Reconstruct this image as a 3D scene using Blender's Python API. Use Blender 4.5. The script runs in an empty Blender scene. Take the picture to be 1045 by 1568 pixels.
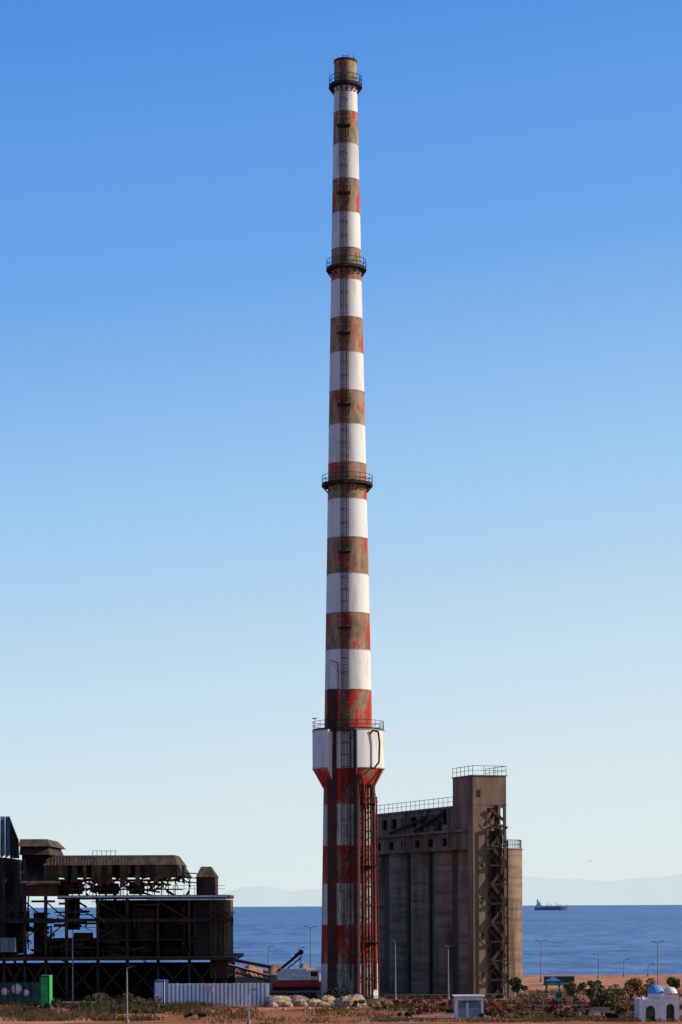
import bpy, math, random
from mathutils import Vector, Matrix
random.seed(7)
sc=bpy.context.scene
# ---------------------------------------------------------------- survey helpers
F=3600.0; CH=10.3; ROLL=0.0044
def W(px,py,D):
    dx=px-522.5; dy=1387-py
    c=math.cos(ROLL); s=math.sin(ROLL)
    return Vector(((dx*c+dy*s)*D/F, D, CH+(-dx*s+dy*c)*D/F))
def GX(px,D): return W(px,1387+CH*F/D,D).x
# ---------------------------------------------------------------- materials
def nodes(name):
    m=bpy.data.materials.new(name); m.use_nodes=True
    nt=m.node_tree; b=nt.nodes['Principled BSDF']; return m,nt,b
def M(name,c1,c2,scale=1.0,rough=.85,metal=0,bump=.15,stretch=(1,1,1),c3=None,spec=.25,lo=.35,hi=.65,bscale=None,detail=6,bdist=.05,stain=None):
    m,nt,b=nodes(name)
    tc=nt.nodes.new('ShaderNodeTexCoord'); mp=nt.nodes.new('ShaderNodeMapping')
    mp.inputs['Scale'].default_value=stretch
    nt.links.new(tc.outputs['Object'],mp.inputs[0])
    n=nt.nodes.new('ShaderNodeTexNoise'); n.inputs['Scale'].default_value=scale; n.inputs['Detail'].default_value=detail
    n.inputs['Roughness'].default_value=.62
    nt.links.new(mp.outputs[0],n.inputs['Vector'])
    r=nt.nodes.new('ShaderNodeValToRGB'); r.color_ramp.elements[0].position=lo; r.color_ramp.elements[1].position=hi
    r.color_ramp.elements[0].color=(*c1,1); r.color_ramp.elements[1].color=(*c2,1)
    nt.links.new(n.outputs['Fac'],r.inputs[0]); out=r.outputs[0]
    if stain:
        col,ss,st,l2,h2,amt=stain
        mp2=nt.nodes.new('ShaderNodeMapping'); mp2.inputs['Scale'].default_value=st; mp2.inputs['Location'].default_value=(3.1,1.7,.4)
        nt.links.new(tc.outputs['Object'],mp2.inputs[0])
        n3=nt.nodes.new('ShaderNodeTexNoise'); n3.inputs['Scale'].default_value=ss; n3.inputs['Detail'].default_value=7; n3.inputs['Roughness'].default_value=.65
        nt.links.new(mp2.outputs[0],n3.inputs['Vector'])
        r3=nt.nodes.new('ShaderNodeValToRGB'); r3.color_ramp.elements[0].position=l2; r3.color_ramp.elements[0].color=(0,0,0,1); r3.color_ramp.elements[1].position=h2; r3.color_ramp.elements[1].color=(amt,amt,amt,1)
        nt.links.new(n3.outputs['Fac'],r3.inputs[0])
        mx=nt.nodes.new('ShaderNodeMixRGB'); mx.inputs[2].default_value=(*col,1); nt.links.new(r3.outputs[0],mx.inputs[0]); nt.links.new(out,mx.inputs[1]); out=mx.outputs[0]
    nt.links.new(out,b.inputs['Base Color'])
    b.inputs['Roughness'].default_value=rough; b.inputs['Metallic'].default_value=metal
    b.inputs['Specular IOR Level'].default_value=spec
    if bump:
        n2=nt.nodes.new('ShaderNodeTexNoise'); n2.inputs['Scale'].default_value=bscale or scale*4; n2.inputs['Detail'].default_value=4
        nt.links.new(mp.outputs[0],n2.inputs['Vector'])
        bp=nt.nodes.new('ShaderNodeBump'); bp.inputs['Strength'].default_value=bump; bp.inputs['Distance'].default_value=bdist
        nt.links.new(n2.outputs['Fac'],bp.inputs['Height']); nt.links.new(bp.outputs[0],b.inputs['Normal'])
    return m
m_white=M('chimney_white_paint',(.47,.455,.42),(.66,.65,.62),scale=.9,stretch=(1,1,.18),rough=.6,bump=.1,lo=.28,hi=.5,stain=((.32,.23,.15),1.3,(1,1,.12),.56,.70,.6))
m_whitelow=M('chimney_white_paint_stained',(.36,.33,.28),(.62,.60,.56),scale=.9,stretch=(1,1,.18),rough=.65,bump=.1,lo=.32,hi=.55,stain=((.17,.095,.05),1.3,(1,1,.15),.47,.62,.85))
m_dark=M('dark_rusty_steel',(.018,.014,.012),(.07,.038,.022),scale=1.2,rough=.8)
m_duct=M('rusty_duct',(.022,.014,.012),(.075,.028,.018),scale=.5,rough=.75)
m_black=M('black_steel',(.012,.012,.013),(.03,.028,.027),scale=2)
m_frame=M('rust_brown_frame_steel',(.014,.011,.009),(.07,.036,.02),scale=.45,rough=.85)
m_grey=M('galvanised_grey',(.16,.17,.18),(.3,.31,.32),scale=2,rough=.5,metal=.3)
m_redpipe=M('red_pipe_paint',(.07,.02,.015),(.22,.025,.018),scale=.6,stretch=(1,1,.3))
def red_weathered():
    m,nt,b=nodes('chimney_red_weathered'); L=nt.links.new
    tc=nt.nodes.new('ShaderNodeTexCoord')
    mp=nt.nodes.new('ShaderNodeMapping'); mp.inputs['Scale'].default_value=(1,1,.4); L(tc.outputs['Object'],mp.inputs[0])
    n=nt.nodes.new('ShaderNodeTexNoise'); n.inputs['Scale'].default_value=.8; n.inputs['Detail'].default_value=8; n.inputs['Roughness'].default_value=.68
    L(mp.outputs[0],n.inputs['Vector'])
    sep=nt.nodes.new('ShaderNodeSeparateXYZ'); L(tc.outputs['Object'],sep.inputs[0])
    mr=nt.nodes.new('ShaderNodeMapRange'); L(sep.outputs['Z'],mr.inputs[0])
    mr.inputs[1].default_value=18; mr.inputs[2].default_value=66; mr.inputs[3].default_value=.10; mr.inputs[4].default_value=-.02
    a=nt.nodes.new('ShaderNodeMath'); a.operation='ADD'; L(n.outputs['Fac'],a.inputs[0]); L(mr.outputs[0],a.inputs[1])
    r=nt.nodes.new('ShaderNodeValToRGB'); e=r.color_ramp.elements
    e[0].position=.52; e[0].color=(.35,.245,.15,1); e[1].position=.60; e[1].color=(.48,.026,.015,1)
    L(a.outputs[0],r.inputs[0])
    n2=nt.nodes.new('ShaderNodeTexNoise'); n2.inputs['Scale'].default_value=1.6; n2.inputs['Detail'].default_value=6; L(mp.outputs[0],n2.inputs['Vector'])
    mx=nt.nodes.new('ShaderNodeMixRGB'); mx.blend_type='MULTIPLY'; mx.inputs[0].default_value=.8
    r2=nt.nodes.new('ShaderNodeValToRGB'); r2.color_ramp.elements[0].position=.36; r2.color_ramp.elements[0].color=(.40,.36,.33,1); r2.color_ramp.elements[1].position=.58
    L(n2.outputs['Fac'],r2.inputs[0]); L(r.outputs[0],mx.inputs[1]); L(r2.outputs[0],mx.inputs[2]); L(mx.outputs[0],b.inputs['Base Color'])
    b.inputs['Roughness'].default_value=.75; b.inputs['Specular IOR Level'].default_value=.2
    return m
m_red=red_weathered()
ST=((.06,.038,.024),.5,(1,1,.15),.45,.66,.85)
m_conc=M('weathered_concrete',(.15,.10,.066),(.26,.18,.12),scale=.35,stretch=(1,1,.35),bump=.3,bscale=3,stain=ST)
m_concring=M('silo_concrete_formwork_rings',(.15,.098,.063),(.32,.225,.15),scale=1.0,stretch=(.12,.12,1.6),bump=.5,bscale=1.5,stain=ST)
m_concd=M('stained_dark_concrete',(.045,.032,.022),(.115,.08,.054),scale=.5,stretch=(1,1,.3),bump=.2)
m_ruin=M('dark_ruin_wall',(.014,.012,.010),(.07,.045,.028),scale=.5,stretch=(1,1,.5))  # near-black to brown mottling for the plant's walls and panels
m_ruinroof=M('rusted_corrugated_roof',(.035,.022,.015),(.13,.075,.042),scale=.6,stretch=(2,.4,1))
m_sheet=M('blue_grey_sheet',(.08,.09,.10),(.20,.22,.25),scale=.8,stretch=(2,1,.4))
m_fascia=M('pale_deck_fascia',(.30,.34,.38),(.6,.64,.68),scale=.7)
# ---------------------------------------------------------------- mesh builder
class MB:
    def __init__(s): s.v=[]; s.f=[]; s.m=[]; s.s=[]
    def add(s,vs,fs,mat=0,sm=False):
        o=len(s.v); s.v+= [tuple(v) for v in vs]
        for f in fs: s.f.append(tuple(o+i for i in f)); s.m.append(mat); s.s.append(sm)
    def box(s,x0,x1,y0,y1,z0,z1,mat=0):
        vs=[(x,y,z) for z in (z0,z1) for y in (y0,y1) for x in (x0,x1)]
        s.add(vs,[(0,2,3,1),(4,5,7,6),(0,1,5,4),(2,6,7,3),(0,4,6,2),(1,3,7,5)],mat)
    def hexa(s,p,mat=0):
        s.add(p,[(3,2,1,0),(4,5,6,7),(0,1,5,4),(1,2,6,5),(2,3,7,6),(3,0,4,7)],mat)
    def beam(s,a,b,w=.1,h=None,mat=0):
        a=Vector(a); b=Vector(b); h=h or w; d=(b-a)
        if d.length<1e-6: return
        d.normalize(); up=Vector((0,0,1)) if abs(d.z)<.95 else Vector((0,1,0))
        r=d.cross(up).normalized()*w/2; u=r.cross(d).normalized()*h/2
        s.hexa([a-r-u,a+r-u,a+r+u,a-r+u,b-r-u,b+r-u,b+r+u,b-r+u],mat)
    def cyl(s,a,b,r1,r2=None,n=12,mat=0,caps=True):
        a=Vector(a); b=Vector(b); r2=r1 if r2 is None else r2
        d=(b-a).normalized(); up=Vector((0,0,1)) if abs(d.z)<.95 else Vector((0,1,0))
        r=d.cross(up).normalized(); u=r.cross(d).normalized()
        A=[a+(r*math.cos(t)+u*math.sin(t))*r1 for t in [2*math.pi*i/n for i in range(n)]]
        Bq=[b+(r*math.cos(t)+u*math.sin(t))*r2 for t in [2*math.pi*i/n for i in range(n)]]
        s.add(A+Bq,[(i,(i+1)%n,n+(i+1)%n,n+i) for i in range(n)],mat,True)
        if caps:
            s.add(A,[tuple(range(n))[::-1]],mat); s.add(Bq,[tuple(range(n))],mat)
    def rev(s,cx,cy,prof,n=64,a0=0,a1=2*math.pi,mats=None,mat=0,sm=True):
        full=abs(a1-a0-2*math.pi)<1e-6
        k=n if full else n+1
        for j in range(len(prof)-1):
            vs=[]
            for (r,z) in (prof[j],prof[j+1]):
                for i in range(k):
                    t=a0+(a1-a0)*i/n; vs.append((cx+r*math.sin(t),cy-r*math.cos(t),z))
            fs=[]
            for i in range(n):
                i2=(i+1)%k; fs.append((i,i2,k+i2,k+i))
            s.add(vs,fs,mats[j] if mats else mat,sm)
    def path(s,pts,r,n=8,mat=0):
        for a,b in zip(pts,pts[1:]): s.cyl(a,b,r,r,n,mat)
    def blob(s,c,rx,ry,rz,seed=0,mat=0,n=8,jit=.2):
        rnd=random.Random(seed); vs=[];fs=[]
        rows=n//2+1
        for j in range(rows+1):
            ph=math.pi*j/rows
            for i in range(n):
                t=2*math.pi*i/n; k=1+rnd.uniform(-jit,jit)
                vs.append((c[0]+rx*k*math.sin(ph)*math.cos(t),c[1]+ry*k*math.sin(ph)*math.sin(t),c[2]-rz*k*math.cos(ph)))
        for j in range(rows):
            for i in range(n):
                fs.append((j*n+i,j*n+(i+1)%n,(j+1)*n+(i+1)%n,(j+1)*n+i))
        s.add(vs,fs,mat)
def mkobj(name,mb,mats,parent=None,center=True):
    me=bpy.data.meshes.new(name)
    off=Vector((0,0,0))
    if center and parent is None and mb.v:
        xs=[v[0] for v in mb.v]; ys=[v[1] for v in mb.v]; zs=[v[2] for v in mb.v]
        off=Vector(((min(xs)+max(xs))/2,(min(ys)+max(ys))/2,min(zs)))
    me.from_pydata([(v[0]-off.x,v[1]-off.y,v[2]-off.z) for v in mb.v],[],mb.f)
    me.polygons.foreach_set('material_index',mb.m); me.polygons.foreach_set('use_smooth',mb.s)
    for m in mats: me.materials.append(m)
    me.update()
    o=bpy.data.objects.new(name,me); o.location=off; sc.collection.objects.link(o)
    if parent: o.parent=parent
    return o
def empty(name):
    o=bpy.data.objects.new(name,None); sc.collection.objects.link(o); return o
def pbox(mb,x0,x1,yt,yb,D0,D1,mat=0):
    a=W(x0,yb,D0); b=W(x1,yt,D0); mb.box(a.x,b.x,D0,D1,a.z,b.z,mat)
# ---------------------------------------------------------------- CHIMNEY
CD=250.0; CX=.86; K=14.4
def cz(py): return CH+(1387-py)/K
def cr(py):
    if py<1060: return (17+(py-97)*(18.7/963))/K
    return (35.7+(py-1060)*(8.6/475))/K
def cp(th,py,out=0.0):
    r=cr(py)+out; return Vector((CX+r*math.sin(th),CD-r*math.cos(th),cz(py)))
def thx(px,py): return math.asin(max(-1,min(1,px/K/cr(py))))
ch=empty('striped_chimney')
mb=MB()
b=[97,134,175,224,278,329,384,432,490,543,602,653,712,767,826,881,941,997,1058,1118,1178,1233,1295,1353,1416,1475,1540]
for i in range(len(b)-1):
    mat=1 if i%2==0 else 0
    y0,y1=b[i],b[i+1]
    if mat==0 and y0>1170: mat=4
    mb.rev(CX,CD,[(cr(y1),cz(y1)),(cr(y0),cz(y0))],n=72,mat=mat)
zt=cz(97)
mb.rev(CX,CD,[(cr(97),zt),(cr(97)+.06,zt),(cr(97)+.06,zt+.25),(cr(97)-.22,zt+.3),(cr(97)-.22,zt-6)],n=48,mat=2)
mb.rev(CX,CD,[(cr(97)-.2,zt-5.9),(0.01,zt-5.9)],n=48,mat=2)
for y in b[2:-1]:
    mb.rev(CX,CD,[(cr(y)+.002,cz(y)-.03),(cr(y)+.03,cz(y)-.03),(cr(y)+.03,cz(y)+.03),(cr(y)+.002,cz(y)+.03)],n=64,mat=3,sm=False)
m_band=M('band_joint_paint',(.25,.2,.16),(.45,.38,.32),scale=1)
mkobj('shaft',mb,[m_white,m_red,m_duct,m_band,m_whitelow],ch)
def railing_ring(mb,r,z,h=1.0,a0=0,a1=2*math.pi,n=32,t=.045,mat=0,posts=None):
    full=abs(a1-a0-2*math.pi)<1e-6
    P=lambda a,zz:(CX+r*math.sin(a),CD-r*math.cos(a),zz)
    for i in range(n):
        t0=a0+(a1-a0)*i/n; t1=a0+(a1-a0)*(i+1)/n
        for hh in (h,h*.52):
            mb.beam(P(t0,z+hh),P(t1,z+hh),t,t,mat)
        mb.beam(P(t0,z+.08),P(t1,z+.08),.02,.16,mat)
        if i%2==0: mb.beam(P(t0,z),P(t0,z+h),t,t,mat)
    if not full: mb.beam(P(a1,z),P(a1,z+h),t,t,mat)
mb=MB()
for py,R in ((133,1.78),(413,2.14),(743,2.72)):
    z=cz(py); r=cr(py)
    mb.rev(CX,CD,[(r-.01,z-.16),(R,z-.16),(R,z),(r-.01,z)],n=48,mat=0,sm=False)
    for k in range(16):
        a=2*math.pi*k/16+.1; P=lambda rr,zz:(CX+rr*math.sin(a),CD-rr*math.cos(a),zz)
        mb.beam(P(R-.1,z-.2),P(r+.02,z-.8),.07,.1); mb.beam(P(R-.1,z-.2),P(r,z-.2),.07,.1)
    railing_ring(mb,R-.04,z,.95,n=24)
mkobj('gallery_platforms',mb,[m_black],ch)
mb=MB()
def lad(thp,y0,y1,out,half=.22):
    c=cp(thp,y0,out); d=cp(thp,y1,out); tan=Vector((math.cos(thp),math.sin(thp),0))
    for s in (-half,half): mb.beam(c+tan*s,d+tan*s,.06,.06)
    n=int(abs(c.z-d.z)/.33)
    for i in range(n):
        p=c.lerp(d,i/n); mb.beam(p-tan*half,p+tan*half,.035)
    n=int(abs(c.z-d.z)/1.25)
    nr=Vector((math.sin(thp),-math.cos(thp),0))
    prev=None
    for i in range(n+1):
        p=c.lerp(d,i/max(n,1)); pts=[]
        for k in range(9):
            a=math.pi*(k/8)-0; pts.append(p+tan*(-.42*math.cos(a))+nr*(.62*math.sin(a)))
        for q,w in zip(pts,pts[1:]): mb.beam(q,w,.03,.07)
        if prev:
            for k in (0,2,4,6,8): mb.beam(prev[k],pts[k],.045,.02)
        prev=pts
        mb.beam(p-nr*.2-tan*.3,p-tan*.3,.05); mb.beam(p-nr*.2+tan*.3,p+tan*.3,.05)
segs=[100,200,303,412,517,626,742,850,965,1058,1120,1232,1325,1440,1530]
for i in range(len(segs)-1):
    lad(-.13,segs[i]+2,segs[i+1]-2,.2)
for y in (200,303,517,626,850,965):
    c=cp(-.13,y,.55); mb.box(c.x-.72,c.x+.72,c.y-.45,c.y+.5,c.z-.1,c.z)
    for dx in (-.72,0,.72):
        mb.beam((c.x+dx,c.y-.45,c.z),(c.x+dx,c.y-.45,c.z+1),.05)
    for h in (.5,1.0):
        mb.beam((c.x-.72,c.y-.45,c.z+h),(c.x+.72,c.y-.45,c.z+h),.05)
        for dx in (-.72,.72): mb.beam((c.x+dx,c.y-.45,c.z+h),(c.x+dx,c.y+.4,c.z+h),.05)
    for dx in (-.6,.6): mb.beam((c.x+dx,c.y-.4,c.z-.1),(c.x+dx*.8,c.y+.55,c.z-1.0),.06)
mkobj('caged_ladder',mb,[m_dark],ch)
mb=MB()
def along(dx_px0,dx_px1,y0,y1,w,h,out,mat=0,n=1):
    for i in range(n):
        ya=y0+(y1-y0)*i/n; yb=y0+(y1-y0)*(i+1)/n
        pa=cp(thx(dx_px0+(dx_px1-dx_px0)*i/n,ya),ya,out); pb=cp(thx(dx_px0+(dx_px1-dx_px0)*(i+1)/n,yb),yb,out)
        mb.beam(pa,pb,w,h,mat)
along(-23,-25,1058,1532,.95,.55,.2,0)
for y in range(1075,1530,24):
    p=cp(thx(-24,y),y,.2); mb.box(p.x-.52,p.x+.52,p.y-.34,p.y+.3,p.z-.04,p.z+.04,0)
def pipe(dx0,dx1,y0,y1,r,out,mat=0):
    pa=cp(thx(dx0,y0),y0,out); pb=cp(thx(dx1,y1),y1,out); mb.cyl(pa,pb,r,r,12,mat)
    for y in range(int(y0)+8,int(y1),30):
        f=(y-y0)/(y1-y0); p=pa.lerp(pb,f); mb.cyl(p-Vector((0,0,.05)),p+Vector((0,0,.05)),r+.06,r+.06,12,0)
pipe(11,10,1122,1530,.34,.38,0)
pipe(20,19,1185,1530,.14,.25,1)
pipe(24,24,1190,1530,.08,.22,0)
pipe(27,28,1200,1530,.10,.25,0)
pipe(31,32,1185,1530,.12,.25,0)
pipe(35,37,1195,1515,.2,.2,1)
pipe(39,41,1220,1530,.07,.3,0)
pipe(3,2,1125,1500,.07,.22,0)
for y in range(1245,1530,28):
    a=cp(thx(6,y),y,.3); c=cp(thx(39,y),y,.3); mid=cp(thx(24,y),y,.34)
    mb.beam(a,mid,.08,.08); mb.beam(mid,c,.08,.08)
for y in (1232,1326,1442):
    p=cp(.75,y,.35); mb.box(p.x-1.0,p.x+.75,p.y-.55,p.y+.6,p.z-.1,p.z,0)
    for dx in (-1.0,-.1,.75): mb.beam((p.x+dx,p.y-.55,p.z),(p.x+dx,p.y-.55,p.z+1),.05)
    for h in (.5,1): 
        mb.beam((p.x-1,p.y-.55,p.z+h),(p.x+.75,p.y-.55,p.z+h),.05); mb.beam((p.x+.75,p.y-.55,p.z+h),(p.x+.75,p.y+.6,p.z+h),.05)
    mb.beam((p.x+.7,p.y,p.z-.1),(p.x-.1,p.y+.2,p.z-1.2),.08)
g=lambda px,py,out:Vector((CX+(px-534.0)/K,CD-out,cz(py)))
mb.path([g(566,1128,3.0),g(571,1122,3.2),g(579,1124,3.1),g(581,1140,3.0),g(580,1170,3.0),g(572,1180,3.0),g(562,1176,3.1)],.1,8,0)
mb.path([g(584,1180,1.8),g(571,1206,2.3),g(567,1235,2.5)],.13,8,0)
mb.path([g(546,1130,3.0),g(549,1178,3.2),g(556,1200,3.1),g(560,1240,2.9)],.11,8,1)
mb.path([g(519,1060,3.1),g(519,1020,3.2),g(507,1016,3.7)],.06,6,0); mb.beam(g(507,1016,3.7),g(504,1060,3.2),.03)
mb.beam(g(519,1036,3.2),g(510,1017,3.6),.04)
mkobj('duct_and_pipes',mb,[m_duct,m_redpipe],ch)
mb=MB(); R=3.82; a0=math.radians(14); a1=math.radians(360-35)
zt,zb,zc=cz(1120),cz(1178),cz(1207)
rs=cr(1150)-.05; 
mb.rev(CX,CD,[(rs,zt),(R,zt)],n=56,a0=a0,a1=a1,mat=0,sm=False)
mb.rev(CX,CD,[(R,zt),(R,zb)],n=56,a0=a0,a1=a1,mat=0)
mb.rev(CX,CD,[(R,zb),(cr(1207)+.05,zc)],n=56,a0=a0,a1=a1,mat=1)
for a in (a0,a1):
    P=lambda r,z:(CX+r*math.sin(a),CD-r*math.cos(a),z)
    mb.add([P(rs,zt),P(R,zt),P(R,zb),P(cr(1207),zc),P(rs,zc)],[(0,1,2,3,4)],0)
for z in (zt,zb): mb.rev(CX,CD,[(R+.002,z-.05),(R+.05,z-.05),(R+.05,z+.05),(R+.002,z+.05)],n=56,a0=a0,a1=a1,mat=3,sm=False)
railing_ring(mb,R-.05,zt+.05,.95,a0,a1,n=36,mat=2)
railing_ring(mb,3.25,zt+.05,.95,math.radians(-35),a0,n=6,mat=2)
mb.rev(CX,CD,[(rs,zt-.1),(3.3,zt-.1),(3.3,zt),(rs,zt)],n=8,a0=math.radians(-35),a1=a0,mat=2,sm=False)
mkobj('collar_tank',mb,[m_white,m_red,m_black,m_grey],ch)
mb=MB()
for dx in (-.3,.25,.9):
    mb.beam((CX+dx,CD-.9,cz(97)),(CX+dx,CD-.9,cz(88)),.05)
mb.beam((CX-.3,CD-.9,cz(90)),(CX+.25,CD-.9,cz(90)),.04)
mb.beam((CX+1.55,CD-.5,cz(133)),(CX+1.55,CD-.5,cz(117)),.05)
mkobj('lightning_rods',mb,[m_black],ch)
mb=MB(); mb.rev(CX,CD,[(3.9,-.2),(3.9,.5),(3.0,.5)],n=24,mat=0,sm=False)
mkobj('plinth',mb,[m_concd],ch)
# ---------------------------------------------------------------- SILOS
so=empty('concrete_grain_silos')
ang=math.atan2(.34,.94); O=Vector(((724-522.5)/F*258+.7*.1,258,0))
U=Vector((math.cos(ang),math.sin(ang),0)); V=Vector((-math.sin(ang),math.cos(ang),0))
def S(u,v,z): return O+U*u+V*v+Vector((0,0,z))
def sbox(mb,u0,u1,v0,v1,z0,z1,mat=0):
    mb.hexa([S(u0,v0,z0),S(u1,v0,z0),S(u1,v1,z0),S(u0,v1,z0),S(u0,v0,z1),S(u1,v0,z1),S(u1,v1,z1),S(u0,v1,z1)],mat)
def srail(mb,pts,h=1.0,step=1.2,mat=0,t=.05):
    for a,b in zip(pts,pts[1:]):
        A=S(*a);Bp=S(*b); n=max(1,int((Bp-A).length/step)); H=Vector((0,0,h))
        mb.beam(A+H,Bp+H,t,t,mat); mb.beam(A+H*.5,Bp+H*.5,t*.8,t*.8,mat)
        for i in range(n+1):
            p=A.lerp(Bp,i/n); mb.beam(p,p+H,t,t,mat)
mb=MB()
for i in range(5):
    c=S(4.3,5.2+7.2*i,0)
    mb.cyl(c,c+Vector((0,0,16.5)),3.6,3.6,56,0)
    mb.cyl(c+Vector((0,0,16.5)),c+Vector((0,0,16.62)),3.68,3.68,56,1)
mkobj('silo_cylinders',mb,[m_concring,m_conc],so)
mb=MB()
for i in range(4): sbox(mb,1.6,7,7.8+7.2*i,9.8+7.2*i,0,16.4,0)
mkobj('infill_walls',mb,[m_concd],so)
mb=MB()
sbox(mb,0,1.7,0,1.5,-.1,21.4,0)
sbox(mb,0.02,3.98,1.5,5.68,16.5,21.4,0)
sbox(mb,1.7,3.9,1.52,1.9,0,16.5,1)
sbox(mb,0,4,0,5.7,21.4,24.5,0)
sbox(mb,-.1,4.1,-.1,5.8,24.5,24.62,0)
sbox(mb,-.04,4.04,-.04,5.74,21.32,21.4,0)
sbox(mb,3.72,4.0,0,.28,0,21.32,0)
sbox(mb,1.7,3.72,.02,.25,18.9,19.2,0)
sbox(mb,1.7,3.72,.02,.25,21.0,21.3,0)
sbox(mb,0.5,.9,-.05,.05,22.2,23.0,1)
for z in (2.2,6.5,10.5,14.5): sbox(mb,.95,1.25,-.02,.02,z,z+.7,1)
mkobj('elevator_tower',mb,[m_conc,m_black],so)
mb=MB(); srail(mb,[(0,5.7,24.62),(0,0,24.62),(4,0,24.62),(4,5.7,24.62)],1.0,1.0)
srail(mb,[(0.05,5.8,21.45),(0.05,33,21.45)],1.0,1.4)
pr=None
for k in range(19):
    a=-1.9+k*.16; c=(4.3+3.5*math.cos(a),5.2+3.5*math.sin(a),16.62)
    if pr: srail(mb,[pr,c],.95,.6)
    pr=c
mkobj('roof_railings',mb,[m_black],so)
mb=MB()
def wallrow(u,v0,v1,z0,z1,zs,zl,pitch,pier,mat=0,th=.25):
    sbox(mb,u,u+th,v0,v1,z0,zs,mat); sbox(mb,u,u+th,v0,v1,zl,z1,mat)
    v=v0
    while v<v1:
        sbox(mb,u,u+th,v,min(v+pier,v1),zs,zl,mat); v+=pitch
wallrow(0.0,5.72,34,18.7,21.2,19.4,20.6,3.2,1.4)
sbox(mb,-.25,4.3,5.72,34.1,21.2,21.42,0)
sbox(mb,-.5,4.4,1.52,34.1,18.45,18.7,0)
wallrow(0.35,1.52,34,16.62,18.45,17.0,17.9,4.2,2.6)
sbox(mb,.2,.34,1.52,34,16.5,16.8,0)
sbox(mb,4,4.2,5.72,34,16.62,21.2,0)
sbox(mb,.3,4,33.8,34,16.62,21.2,0)
sbox(mb,2.6,2.8,1.6,33.8,16.6,21.2,1)
for v in (6.5,13.0,20): sbox(mb,-.3,-.02,v,v+.3,16.6,21.2,0)
mb.cyl(S(-.4,7,20.9),S(-.5,16,18.9),.22,.22,10,1)
mb.cyl(S(-.4,13,20.4),S(-.5,24,18.9),.18,.18,10,1)
sbox(mb,-.45,0,9,10.2,18.75,19.9,1)
mb.cyl(S(.0,12.4,0),S(.0,12.4,16.5),.14,.14,8,1); mb.cyl(S(.2,19.6,0),S(.2,19.6,16.5),.1,.1,8,1)
mkobj('conveyor_gallery',mb,[m_conc,m_black],so)
mb=MB()
for (u,v) in ((1.8,-.5),(1.8,1.2),(3.9,-.5),(3.9,1.2),(3.0,-.5)):
    mb.beam(S(u,v,0),S(u,v,19 if u<3.5 else 17.5),.16,.16)
z=0.0;k=0
while z<18.5:
    sbox(mb,1.75,3.95,-.55,-.35,z+2.0,z+2.16); sbox(mb,1.75,2.5,-.55,1.3,z+1.95,z+2.05); 
    if k%2==0: mb.beam(S(2.0,-.45,z),S(3.8,-.45,z+2.1),.12,.35)
    else: mb.beam(S(3.8,-.45,z),S(2.0,-.45,z+2.1),.12,.35)
    mb.beam(S(3.9,-.5,z),S(3.9,1.2,z+2.1),.09,.09); 
    mb.beam(S(2.0 if k%2 else 3.8,-.5,z+1),S(3.8 if k%2 else 2.0,-.5,z+3.1),.05,.05)
    # upright dark plates inside the bay, some left out
    if k%3!=1: sbox(mb,2.0,3.7,.3,.36,z+.2,z+1.7)
    z+=2.1;k+=1
mb.beam(S(1.9,-.3,20.9),S(3.6,-.3,19.6),.18,.3)
mb.cyl(S(2.9,.1,0),S(2.9,.1,21.3),.28,.28,12)
mb.beam(S(1.85,-.1,19.3),S(2.9,.1,21.2),.25,.3)
mkobj('steel_stair_tower',mb,[m_dark],so)
# ---------------------------------------------------------------- RUINED PLANT
pl=empty('derelict_industrial_plant'); rnd=random.Random(3)
mb=MB()
pbox(mb,-90,362,1465,1472,256,276,0)
pbox(mb,-90,90,1410,1414,257,275,0)
pbox(mb,88,347,1370,1377,257.2,275,0)
pbox(mb,60,300,1438,1441,258,274,0)
for D in (257.5,262,267,272,275):
    for px in (-60,-30,6,38,70,102,150,195,242,290,328):
        top=1372 if px>80 else 1315
        w=.28 if D<260 else .35
        a=W(px,1530,D); t=W(px,top,D); mb.beam((t.x,D,0),(t.x,D,t.z),w,w,0)
cols=[6,38,70,102,150,195,242,290,328,358]
for D in (257.3,265,272):
    for i,(x0,x1) in enumerate(zip(cols,cols[1:])):
        mb.beam(W(x0,1473,D),W(x1,1525,D),.14); mb.beam(W(x1,1473,D),W(x0,1525,D),.14)
        if (i+int(D))%2: mb.beam(W(x0,1380,D),W(x1,1408,D),.14); 
        mb.beam(W(x0,1409,D),W(x1,1409,D),.22,.35)
        if (i+int(D))%3==0: mb.beam(W(x1,1412,D),W(x0,1438,D),.12)
for i in range(250):
    px=rnd.uniform(8,325); py=rnd.uniform(1380,1464); D=rnd.uniform(257,273)
    if 8<px<140 and (1424<py<1440 or 1385<py<1396) and rnd.random()<.7: continue
    a=W(px,py,D); L=rnd.uniform(.8,3.2); t=rnd.choice([0,0,math.pi/2,rnd.uniform(-1.2,1.2)])
    L=min(L,(346-px)/13.7)
    mb.beam(a,a+Vector((L*math.cos(t),rnd.uniform(-.6,.6),L*math.sin(t))),rnd.uniform(.06,.22),rnd.uniform(.06,.3),0)
for i in range(80):
    px=rnd.uniform(90,255); py=rnd.uniform(1345,1368); D=rnd.uniform(256.8,272)
    a=W(px,py,D); L=rnd.uniform(.6,2.0); t=rnd.uniform(-.8,.8)
    mb.beam(a,a+Vector((L*math.cos(t),0,L*math.sin(t))),.12,.2,0)
for D in (258,271):
    mb.beam(W(76,1348,D),W(276,1348,D),.18,.25); mb.beam(W(90,1362,D),W(280,1362,D),.12)
    for k in range(18):
        x=90+k*10.5; mb.beam(W(x,1348,D),W(x+(5 if k%2 else -5),1362,D),.09)
        mb.beam(W(x,1346,D),W(x,1371,D),.1)
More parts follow.
